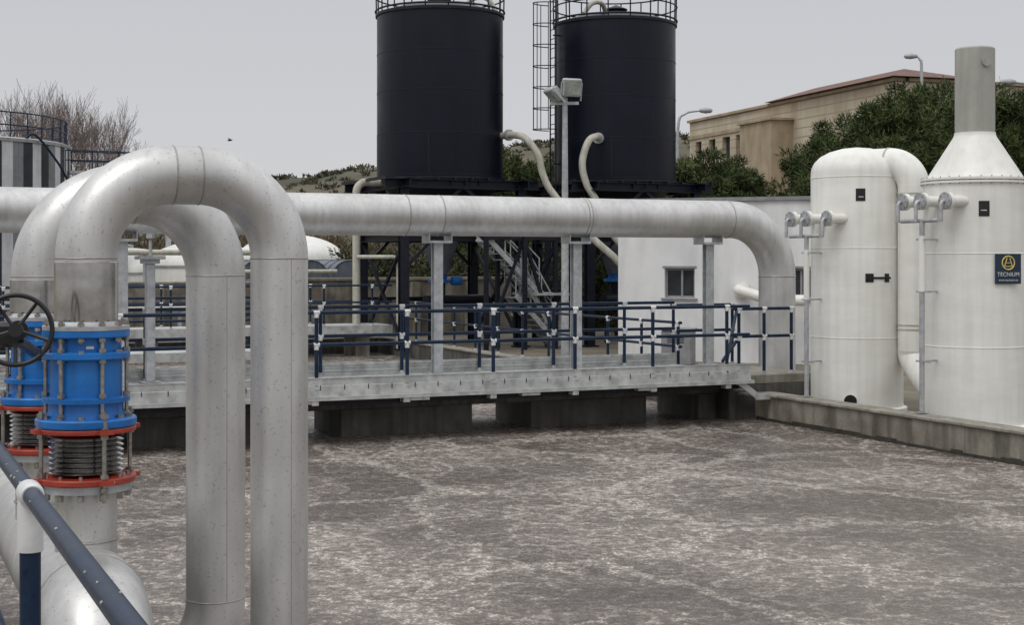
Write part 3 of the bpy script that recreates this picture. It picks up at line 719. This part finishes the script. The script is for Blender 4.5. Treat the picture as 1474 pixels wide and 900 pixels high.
wd.lathe([(r-.02,3.765),(r+.035,3.77),(r+.035,3.80),(r-.01,3.803),(r-.01,3.815),(r+.035,3.818),(r+.035,3.85),(r-.04,3.853)],C2,72)
s.lathe([(r-.05,3.83),(r-.08,3.90),(.31,4.46),(.295,4.50),(.295,4.53)],C2,72)
ch.lathe([(.285,4.5),(.285,5.76),(.27,5.78),(.26,5.77),(.26,5.2)],C2,56)
o,a=on_cyl(T2,.285,.55); ch.tube([o+Vector((0,0,5.55)),o+Vector((math.cos(a)*.03,math.sin(a)*.03,5.55))],.07,20)
for z in (1.4,2.75): wd.lathe([(r,z-.01),(r+.006,z-.005),(r+.006,z+.005),(r,z+.01)],C2,72)
bo=G.part('flange_bolts',BOLT)
for k_ in range(32):
    a=2*PI*k_/32; bo.tube([(T2[0]+(r+.018)*math.cos(a),T2[1]+(r+.018)*math.sin(a),3.75),(T2[0]+(r+.018)*math.cos(a),T2[1]+(r+.018)*math.sin(a),3.87)],.008,6)
k=G.part('labels',BLACK); patch(k,T2,r+.006,.07,.27,3.28,3.50)
k2=G.part('label_print',WHITEF); patch(k2,T2,r+.009,.11,.22,3.36,3.372,4)
manifold(G,T2,r,3.5)
G.done()
SB=M('sign_navy',(.006,.022,.045),(.010,.03,.06),nscale=3,rough=.35)
a=camang(T2)+.62; nrm=Vector((math.cos(a-.12),math.sin(a-.12),0)); c=Vector((T2[0],T2[1],2.53))+Vector((math.cos(a),math.sin(a),0))*(r+.03)
G=Group('information_sign',c)
rot=math.atan2(nrm.y,nrm.x)+PI/2; tx=Vector((math.cos(rot),math.sin(rot),0))
b=G.part('plate',SB); b.box(c,(.40,.012,.43),rot); b.box(c-nrm*.05+Vector((0,0,.1)),(.1,.08,.03),rot); b.box(c-nrm*.05-Vector((0,0,.1)),(.1,.08,.03),rot)
y=G.part('emblem',YEL); cc=c+nrm*.009+Vector((0,0,.085)); y.ring(cc,.095,.009,axis=nrm,n=32,seg=6)
y.beam(cc+Vector((0,0,.07))-tx*.02,cc-tx*.06-Vector((0,0,.05)),.011,.011); y.beam(cc+Vector((0,0,.07))+tx*.02,cc+tx*.06-Vector((0,0,.05)),.011,.011)
y.beam(cc-tx*.06-Vector((0,0,.05)),cc+tx*.06-Vector((0,0,.05)),.01,.01); y.beam(cc-tx*.03,cc+tx*.03,.009,.009)
G.done()
def text(body,size,pos,rotz,mat,parent):
    cu=bpy.data.curves.new('lettering','FONT'); cu.body=body; cu.size=size; cu.align_x='CENTER'; cu.align_y='CENTER'; cu.extrude=.001
    cu.materials.append(mat); ob=bpy.data.objects.new('lettering',cu); scene.collection.objects.link(ob)
    ob.parent=parent.e; ob.location=Vector(pos)-parent.loc; ob.rotation_euler=(PI/2,0,rotz)
text('TECNIUM',.08,c+nrm*.01-Vector((0,0,.08)),rot,WHITEF,G); text('www.tecnium.es',.045,c+nrm*.01-Vector((0,0,.16)),rot,WHITEF,G)

# ------------------------------------------------------------ concrete plant block, barrels, domes
G=Group('concrete_basin',W(16,45,1)); q=G.part('walls',CONC); t=G.part('coping',CONCT)
q.abox(12.6,20,44.5,44.85,.2,2.0); q.abox(12.6,12.95,44.86,52,.2,2.0); t.abox(12.55,20.05,44.45,44.9,2.003,2.1,.01)
for a in (14.5,16.4,18.3): q.abox(a,a+.25,44.2,44.49,.2,1.95)
q.abox(5.5,12.5,46,46.4,.2,1.9); t.abox(5.5,12.5,45.95,46.45,1.903,1.98,.01)
for a in (6.5,8.5,10.5): q.abox(a,a+.25,45.75,45.99,.2,1.85)
G.done()
for i,(x,y) in enumerate(((-6.9,50),(-5.6,50.3),(-8.6,49.4))):
    G=Group('barrel_roof_tank',(x,y,2)); s=G.part('shell',BARREL); s2=G.part('base',CONC)
    c=Vector((x,y,2.05)); n_=16; L_=3
    vs=[];
    for j,dy in enumerate((0,L_)):
        for k_ in range(n_+1):
            a=PI*k_/n_; p_=Vector((math.cos(a)*.62,dy,math.sin(a)*.6)); vs.append(c+Vector((p_.x*UX-p_.y*UY,p_.x*UY+p_.y*UX,p_.z)))
    fs=[(k_,k_+1,n_+2+k_,n_+1+k_) for k_ in range(n_)]+[tuple(range(n_+1)),tuple(range(2*n_+1,n_,-1))]
    s.add(vs,fs); s2.box(c+Vector((-UY*1.5,UX*1.5,-.93)),(1.24,3,1.84)); 
    for dy in (0,.75,1.5): s.tube([c+Vector((math.cos(PI*k_/12)*.63*UX-dy*UY,math.cos(PI*k_/12)*.63*UY+dy*UX,math.sin(PI*k_/12)*.61)) for k_ in range(13)],.025,6)
    G.done()
for x,y,rr,h in ((-9.4,62,2.3,3.75),(-13.3,63,2.4,3.5),(-16.8,64,2.3,3.2)):
    G=Group('domed_white_tank',(x,y,.2)); s=G.part('shell',FRP); f=G.part('trim',LGREY)
    s.lathe([(rr,.2),(rr,h-1.1)]+[(rr*math.cos(t_),h-1.1+1.1*math.sin(t_)) for t_ in np.linspace(.05,1.55,12)],(x,y,0),48)
    f.lathe([(rr,h-1.15),(rr+.05,h-1.14),(rr+.05,h-1.06),(rr,h-1.05)],(x,y,0),48); f.lathe([(.2,h-.05),(.2,h+.12),(.02,h+.16)],(x,y,0),16); G.done()
G=Group('process_pipework',(-8,44,1)); s=G.part('pipes',CREAM); k=G.part('stands',GALV)
s.tube(fillet([(-14,42,1.2),(-8.5,44.5,1.2),(-8.5,44.5,2.3),(-5.5,45.8,2.3)],.25,6),.07,12)
s.tube(fillet([(-13,45,2.9),(-7,47.5,2.9),(-7,47.5,.3)],.3,6),.09,12)
for x,y,h in ((-12,43,1.2),(-10,43.9,1.2),(-11.5,45.7,2.9),(-9,46.7,2.9)): k.beam((x,y,.2),(x,y,h),.1); k.beam((x-.2,y,h-.12),(x+.2,y,h-.12),.12,.05)
G.done()
for x,y,h in ((-10.9,44,3.3),(-7.6,40.3,2.6)):
    G=Group('lamp_post_short',(x,y,.2)); s=G.part('post',GALV); s.tube([(x,y,-.5),(x,y,h)],[.07,.05],12); s.box((x,y,h+.1),(.22,.22,.22),0,.03); G.done()

# striped cladding tank
G=Group('striped_digester_tank',(-23.5,60,.2)); 
pa=[G.part('panels_white',PANELW,80),G.part('panels_black',PANELB,80),G.part('panels_grey',PANELG,80)]
C=Vector((-23.8,60,0)); rr=5.4; n_=70
seq=[0,1,0,2,1,0,1,2,0,1]
for k_ in range(n_):
    m_=seq[k_%10]
    a0,a1=2*PI*k_/n_,2*PI*(k_+1)/n_
    vs=[]
    for a in (a0,(a0+a1)/2,a1):
        for z in (.2,7.35): vs.append(C+Vector((rr*math.cos(a),rr*math.sin(a),z)))
    pa[m_].add(vs,[(0,2,3,1),(2,4,5,3)])
tr=G.part('roof',LGREY); tr.lathe([(rr+.06,7.3),(rr+.08,7.42),(rr-.1,7.48),(.05,7.9)],C,64); tr.lathe([(rr+.02,3.85),(rr+.09,3.87),(rr+.09,4.0),(rr+.02,4.02)],C,64)
rl=G.part('roof_railing',NAVY)
for z in (7.95,8.45): rl.ring(C+Vector((0,0,z)),rr-.15,.03,n=64)
for k_ in range(40):
    a=2*PI*k_/40; rl.tube([C+Vector(((rr-.15)*math.cos(a),(rr-.15)*math.sin(a),7.4)),C+Vector(((rr-.15)*math.cos(a),(rr-.15)*math.sin(a),8.45))],.025,6)
rl.tube(catmull([C+Vector((4.6,-2.6,7.4)),C+Vector((5.0,-2.4,7.6)),C+Vector((5.6,-1.6,6.6)),C+Vector((5.9,-1.2,5.9))],6),.05,8)
G.done()
G=Group('roof_catwalk',(-17.5,62,6)); s=G.part('deck',GALV); rl=G.part('railing',NAVY)
s.beam((-18.4,60.5,6.3),(-14.5,62.5,6.3),.9,.12); 
for o in (0,.8):
    for z in (6.8,7.2): rl.tube([(-18.4,60.1+o,z),(-14.5,62.1+o,z)],.025,6)
    for t_ in range(5): rl.tube([(-18.4+3.9*t_/4,60.1+o+2*t_/4,6.3),(-18.4+3.9*t_/4,60.1+o+2*t_/4,7.2)],.025,6)
for p_ in ((-14.7,62.4),(-16.5,61.5)): s.beam((p_[0],p_[1],.2),(p_[0],p_[1],6.3),.2)
G.done()

# ------------------------------------------------------------ stone building
ST=bpy.data.materials.new('cream_stone'); ST.use_nodes=True
nt=ST.node_tree;N=nt.nodes;L=nt.links;bs=N['Principled BSDF']; bs.inputs['Roughness'].default_value=.9
tc=N.new('ShaderNodeTexCoord'); sx=N.new('ShaderNodeSeparateXYZ'); L.new(tc.outputs['Object'],sx.inputs[0])
wv=N.new('ShaderNodeMath'); wv.operation='MULTIPLY'; wv.inputs[1].default_value=1.7; L.new(sx.outputs['Z'],wv.inputs[0])
fr_=N.new('ShaderNodeMath'); fr_.operation='FRACT'; L.new(wv.outputs[0],fr_.inputs[0])
gt=N.new('ShaderNodeMath'); gt.operation='GREATER_THAN'; gt.inputs[1].default_value=.14; L.new(fr_.outputs[0],gt.inputs[0])
n1=N.new('ShaderNodeTexNoise'); n1.inputs['Scale'].default_value=.35; n1.inputs['Detail'].default_value=6; L.new(tc.outputs['Object'],n1.inputs['Vector'])
mpp=N.new('ShaderNodeMapping'); mpp.inputs['Scale'].default_value=(1.2,1.2,.12); L.new(tc.outputs['Object'],mpp.inputs[0])
n2=N.new('ShaderNodeTexNoise'); n2.inputs['Scale'].default_value=1; n2.inputs['Detail'].default_value=5; L.new(mpp.outputs[0],n2.inputs['Vector'])
cr=N.new('ShaderNodeValToRGB'); cr.color_ramp.elements[0].position=.35; cr.color_ramp.elements[0].color=(.36,.29,.20,1); cr.color_ramp.elements[1].position=.62; cr.color_ramp.elements[1].color=(.56,.50,.39,1)
av=N.new('ShaderNodeMath'); av.operation='ADD'; L.new(n1.outputs['Fac'],av.inputs[0]); L.new(n2.outputs['Fac'],av.inputs[1])
hv=N.new('ShaderNodeMath'); hv.operation='MULTIPLY'; hv.inputs[1].default_value=.5; L.new(av.outputs[0],hv.inputs[0]); L.new(hv.outputs[0],cr.inputs[0])
mj=N.new('ShaderNodeMix'); mj.data_type='RGBA'; mj.inputs[6].default_value=(.33,.28,.2,1); L.new(gt.outputs[0],mj.inputs[0]); L.new(cr.outputs[0],mj.inputs[7]); L.new(mj.outputs[2],bs.inputs['Base Color'])
TAN=M('tan_render',(.33,.26,.175),(.43,.345,.24),nscale=.7,rough=.9,streak=.25,sscale=(1,1,.2))
G=Group('stone_building',(18,97,0)); wl=G.part('walls',ST); gl=G.part('window_glass',GLASS); pr=G.part('porch_block',TAN); rf=G.part('tile_roof',TILE); cp=G.part('cornice',TAN)
S1=(13.4,110);S2=(22.1,84)
ops=[]
for s0,s1 in ((1.0,2.0),(3.2,4.3),(5.4,6.6),(7.5,8.7),(9.5,10.6)):
    ops+=[(s0,s1,9.2,11.5),(s0,s1,5,7.4)]
for s0,s1 in ((18,18.8),(21,21.8),(24,24.8)): ops.append((s0,s1,5,7))
p1,d,n,rot=wall_open(wl,S1,S2,.2,13.0,.5,ops)
for s0,s1,a,b in ops: gl.box(p1+d*(s0+s1)/2+n*.35+Vector((0,0,(a+b)/2)),(s1-s0,.05,b-a),rot)
Ln=27.42
wl.box(p1+d*(Ln-.26)+n*13.2+Vector((0,0,6.6)),(.5,25.2,12.8),rot); wl.box(p1+d*.25+n*13.2+Vector((0,0,6.6)),(.5,25.2,12.8),rot)
wl.box(p1+d*Ln/2+n*26+Vector((0,0,6.6)),(Ln,.4,12.8),rot); cp.box(p1+d*Ln/2+n*13+Vector((0,0,12.9)),(Ln-1.2,25,.1),rot)
cp.box(p1+d*Ln/2+n*.2+Vector((0,0,13.1)),(Ln+.2,.8,.18),rot); cp.box(p1+d*(Ln-.2)+n*13.4+Vector((0,0,13.1)),(.8,25.2,.178),rot)
cp.box(p1+d*5+n*-.05+Vector((0,0,11.85)),(10,.1,.25),rot); cp.box(p1+d*5+n*-.05+Vector((0,0,8.9)),(10,.1,.25),rot)
pr.box(p1+d*13.4-n*.8+Vector((0,0,6.0)),(4.4,1.6,11.6),rot); pr.box(p1+d*13.4-n*.8+Vector((0,0,11.88)),(4.7,1.9,.15),rot)
def RP(sx_,nx_,z): return p1+d*sx_+n*nx_+Vector((0,0,z))
e0,e1,f0,f1=12.5,27.9,-.5,5.4; z0,z1=13.24,14.1
vs=[RP(e0,f0,z0),RP(e1,f0,z0),RP(e1,f1,z0),RP(e0,f1,z0),RP(e0+2,2.2,z1),RP(e1-3,2.2,z1)]
rf.add(vs,[(0,1,5,4),(1,2,5),(2,3,4,5),(3,0,4),(3,2,1,0)])
G.done()

# ------------------------------------------------------------ street lamps
def street_lamp(x,y,h,arm,direction):
    G=Group('street_lamp',(x,y,.2)); s=G.part('pole',GALV); hd=G.part('lantern',LGREY)
    dv=Vector((math.cos(direction),math.sin(direction),0)); p0=Vector((x,y,.2))
    s.tube(catmull([p0,p0+Vector((0,0,h*.5)),p0+Vector((0,0,h-1.0)),p0+dv*arm*.3+Vector((0,0,h-.2)),p0+dv*arm+Vector((0,0,h))],8),[.12-.07*i/32 for i in range(33)],10)
    e=p0+dv*(arm+.25)+Vector((0,0,h)); hd.lathe([(.03,-.4),(.12,-.3),(.17,0),(.13,.3),(.03,.38)],e,14,axis=dv)
    G.done()
street_lamp(9.1,80,10.7,1.3,.1); street_lamp(23.3,83,14.1,.35,PI-.2); street_lamp(25.6,70,11.0,1.6,PI+.1)

# ------------------------------------------------------------ foliage
def leafmesh(name,C,Rn,per,mat,size=(.2,.05),flat=.75,rng=None,up=.4):
    C=np.asarray(C);k=len(C); tot=k*per
    cen=np.repeat(C,per,0); rad=np.repeat(np.asarray(Rn),per)
    v=rng.normal(size=(tot,3)); v/=np.linalg.norm(v,axis=1)[:,None]
    rr=rad*rng.random(tot)**.45
    pos=cen+v*rr[:,None]*np.array([1,1,flat])
    d=v+rng.normal(size=(tot,3))*.7+np.array([0,0,up]); d/=np.linalg.norm(d,axis=1)[:,None]
    s=np.cross(d,rng.normal(size=(tot,3))); s/=np.linalg.norm(s,axis=1)[:,None]
    L_=size[0]*(.6+.8*rng.random(tot))[:,None]; W_=size[1]*(.6+.8*rng.random(tot))[:,None]
    a=pos-s*W_/2; b=pos+s*W_/2; c=pos+d*L_+s*W_*.3; e=pos+d*L_-s*W_*.3
    V=np.stack([a,b,c,e],1).reshape(-1,3)
    me=bpy.data.meshes.new(name); me.vertices.add(tot*4); me.vertices.foreach_set('co',V.ravel())
    me.loops.add(tot*4); me.loops.foreach_set('vertex_index',np.arange(tot*4,dtype=np.int32))
    me.polygons.add(tot); me.polygons.foreach_set('loop_start',np.arange(0,tot*4,4,dtype=np.int32)); me.polygons.foreach_set('loop_total',np.full(tot,4,dtype=np.int32))
    me.update(calc_edges=True); me.materials.append(mat); return me
pines=[]
for sd in range(3):
    rg=np.random.default_rng(10+sd); C=[];Rr=[]
    H=9.0
    tp=Part('trunk',BARK); 
    top=Vector((rg.normal()*.4,rg.normal()*.4,H*.85))
    tp.tube([(0,0,0),(0.1,0,H*.3),(top.x*.5,top.y*.5,H*.6),top],[.24,.2,.13,.04],10)
    for i in range(50):
        f=.2+.8*(i/50)**.9; a=i*2.4+rg.normal()*.4; z=H*f
        wr=(3.1*(1-((f-.42)/.62)**2)**.5 if abs(f-.42)<.62 else .5)
        R_=max(.35,wr)*(.55+.5*rg.random())
        p_=Vector((math.cos(a)*R_,math.sin(a)*R_,z+rg.normal()*.25))
        st=Vector((top.x*f*.5,top.y*f*.5,max(1.2,z-R_*.45)))
        tp.tube([st,st.lerp(p_,.55)+Vector((0,0,-.1)),p_],[.07,.045,.015],5)
        C.append(p_); Rr.append(.5+.4*rg.random())
        for q_ in range(2):
            pp_=st.lerp(p_,.45+.4*rg.random())+Vector(rg.normal(size=3)*.45); C.append(pp_); Rr.append(.4+.3*rg.random())
    lm=leafmesh('crown',[tuple(c_) for c_ in C],Rr,210,PINE,(.26,.055),.7,rg)
    me=bpy.data.meshes.new('trunk'); me.from_pydata(tp.v,[],tp.f); me.materials.append(BARK); me.shade_smooth()
    pines.append((me,lm))
def pine(x,y,h,w,k,rot,z=.2):
    e=bpy.data.objects.new('pine_tree',None); scene.collection.objects.link(e); e.location=(x,y,z); e.rotation_euler=(0,0,rot); e.scale=(w,w,h/9.0)
    for nm,me in zip(('trunk','crown'),pines[k]):
        o=bpy.data.objects.new(nm,me); o.parent=e; scene.collection.objects.link(o)
def Xat(px,Y): return (px-737)/2100*Y
for x,y,h,w_,k_,ro in ((8.2,62,6.6,.8,0,.3),(9.7,64,6.4,.8,1,1.3),(6.9,66,6.6,.75,2,2.2),(11.9,69,5.4,.7,0,4),(13.7,64,7.0,.85,1,3),
    (15.2,66,8.2,.9,2,.7),(16.9,64,9.0,.95,0,2),(18.8,67,9.9,.9,1,5),(20.6,63,9.3,.95,2,1),(22.0,67,9.3,.9,0,3),(23.7,64,9.1,.95,1,.2),(25.6,66,9.3,.95,2,2.8),
    (18.0,60,7.4,.85,1,.9),(15.6,61,7.0,.85,0,5.1),(13.2,61,5.8,.8,2,.1),(11.2,60,4.6,.6,1,2.6),(19.8,69,10.0,.9,0,1.9),(17.8,70,9.4,.9,2,4.4),(16.0,71,8.4,.9,1,.4),
    (.6,58,6.3,.7,1,0),(-.9,60,6.0,.65,0,2),(2.2,59,6.2,.65,2,4),(4.8,50,4.3,.5,0,1),(3.4,47,3.4,.45,1,1)):
    pine(x,y,h,w_,k_,ro)

# bare trees
def bare(seed,H):
    rg=random.Random(seed); tp=Part('branches',TWIG); 
    def grow(p,d,ln,r,lv):
        q=p; dd=d.copy(); segs=3 if lv<3 else 2
        pts=[p]; 
        for i in range(segs):
            dd=(dd+Vector((rg.gauss(0,.1),rg.gauss(0,.1),.06))).normalized(); q=q+dd*ln/segs; pts.append(q)
        rs=[max(.008,r*(1-.55*i/segs)) for i in range(segs+1)]
        tp.tube(pts,rs,5 if lv<2 else 3,cap=False)
        if lv>=5: return
        nb=(4,4,4,4,3)[lv]
        for i in range(nb):
            t=.35+.65*rg.random() if i else 1.0
            idx=min(int(t*segs),segs-1); b=pts[idx].lerp(pts[idx+1],t*segs-idx)
            sp=.28+.32*rg.random(); az=rg.random()*2*PI; x,y=perp(dd)
            nd=(dd*math.cos(sp)+(x*math.cos(az)+y*math.sin(az))*math.sin(sp)+Vector((0,0,.12))).normalized()
            grow(b,nd,ln*(.62+.15*rg.random()),rs[idx]*.55,lv+1)
    grow(Vector((0,0,0)),Vector((0,0,1)),H*.32,H*.018,0)
    me=bpy.data.meshes.new('branches'); me.from_pydata(tp.v,[],tp.f); me.materials.append(TWIG); return me
bm_=[bare(s_,12) for s_ in (1,2,5)]
for i,(px,Y,top) in enumerate(((12,86,125),(48,84,112),(85,88,122),(128,84,130),(158,90,160),(-25,88,115),(66,95,125),(108,94,130),(32,92,118),(140,88,150))):
    h=2.45+(375-top)/2100*Y
    e=bpy.data.objects.new('bare_tree',None); scene.collection.objects.link(e); e.location=(Xat(px,Y),Y,.2); e.rotation_euler=(0,0,i*1.7)
    me=bm_[i%3]; zm=max(v.co.z for v in me.vertices); sc_=h/zm; e.scale=(sc_*.8,sc_*.8,sc_)
    o=bpy.data.objects.new('branches',me); o.parent=e; scene.collection.objects.link(o)

# hill
HM=M('hill_ground',(.055,.055,.034),(.13,.11,.072),nscale=.035,detail=9,rough=1,lo=.4,hi=.6)
def hillz(x,y):
    s_=math.exp(-((y-330)/90)**2)
    pk=20+4.5*math.sin((x+60)*.018)+8*min(1,max(0,(x+45)/60)) - 7*min(1,max(0,(-x-60)/60))
    return s_*(pk+2.5*mnoise.noise(Vector((x*.02,y*.02,0)))+.8*mnoise.noise(Vector((x*.09,y*.09,3))))-1
hp=Part('hill',HM,angle=180); nx,ny=180,36
vs=[];
for j in range(ny+1):
    for i in range(nx+1):
        x=-330+i*4.2; y=190+j*8; vs.append((x,y,hillz(x,y)))
hp.add(vs,[(j*(nx+1)+i,j*(nx+1)+i+1,(j+1)*(nx+1)+i+1,(j+1)*(nx+1)+i) for j in range(ny) for i in range(nx)]); hp.make()
rg=np.random.default_rng(4)
C=[];Rr=[]
for i in range(1100):
    y=250+90*rg.random(); x=-120+220*rg.random(); C.append((x,y,hillz(x,y)+.1)); Rr.append(.4+.8*rg.random())
o=bpy.data.objects.new('hill_shrubs',leafmesh('hill_shrubs',C,Rr,36,HILLS,(.6,.3),.6,rg)); scene.collection.objects.link(o)
C=[];Rr=[]
for i in range(420):
    y=74+16*rg.random(); x=-24+26*rg.random(); C.append((x,y,.4+3.4*rg.random()**1.2)); Rr.append(.6+.5*rg.random())
o=bpy.data.objects.new('distant_shrubs',leafmesh('distant_shrubs',C,Rr,110,SCRUB,(.3,.05),1.0,rg,1.2)); scene.collection.objects.link(o)
C=[];Rr=[]
for i in range(260):
    y=52+3*rg.random(); x=-6+14*rg.random(); C.append((x,y,.3+2.6*rg.random()**1.3)); Rr.append(.4+.4*rg.random())
o=bpy.data.objects.new('hedge',leafmesh('hedge',C,Rr,120,SCRUBG,(.16,.06),.9,rg)); scene.collection.objects.link(o)

# bird
b=Part('bird',BLACK); c=Vector((-11.6,60,7.6))
b.lathe([(.005,-.11),(.03,-.07),(.04,0),(.03,.06),(.012,.1),(.004,.12)],c,8,axis=(1,0,.1))
b.add([c+Vector(v) for v in ((.04,0,.01),(-.04,0,.01),(-.03,-.22,.08),(.0,-.2,.08),(-.03,.22,.08),(.0,.2,.08))],[(0,1,2,3),(1,0,5,4)]); b.make()
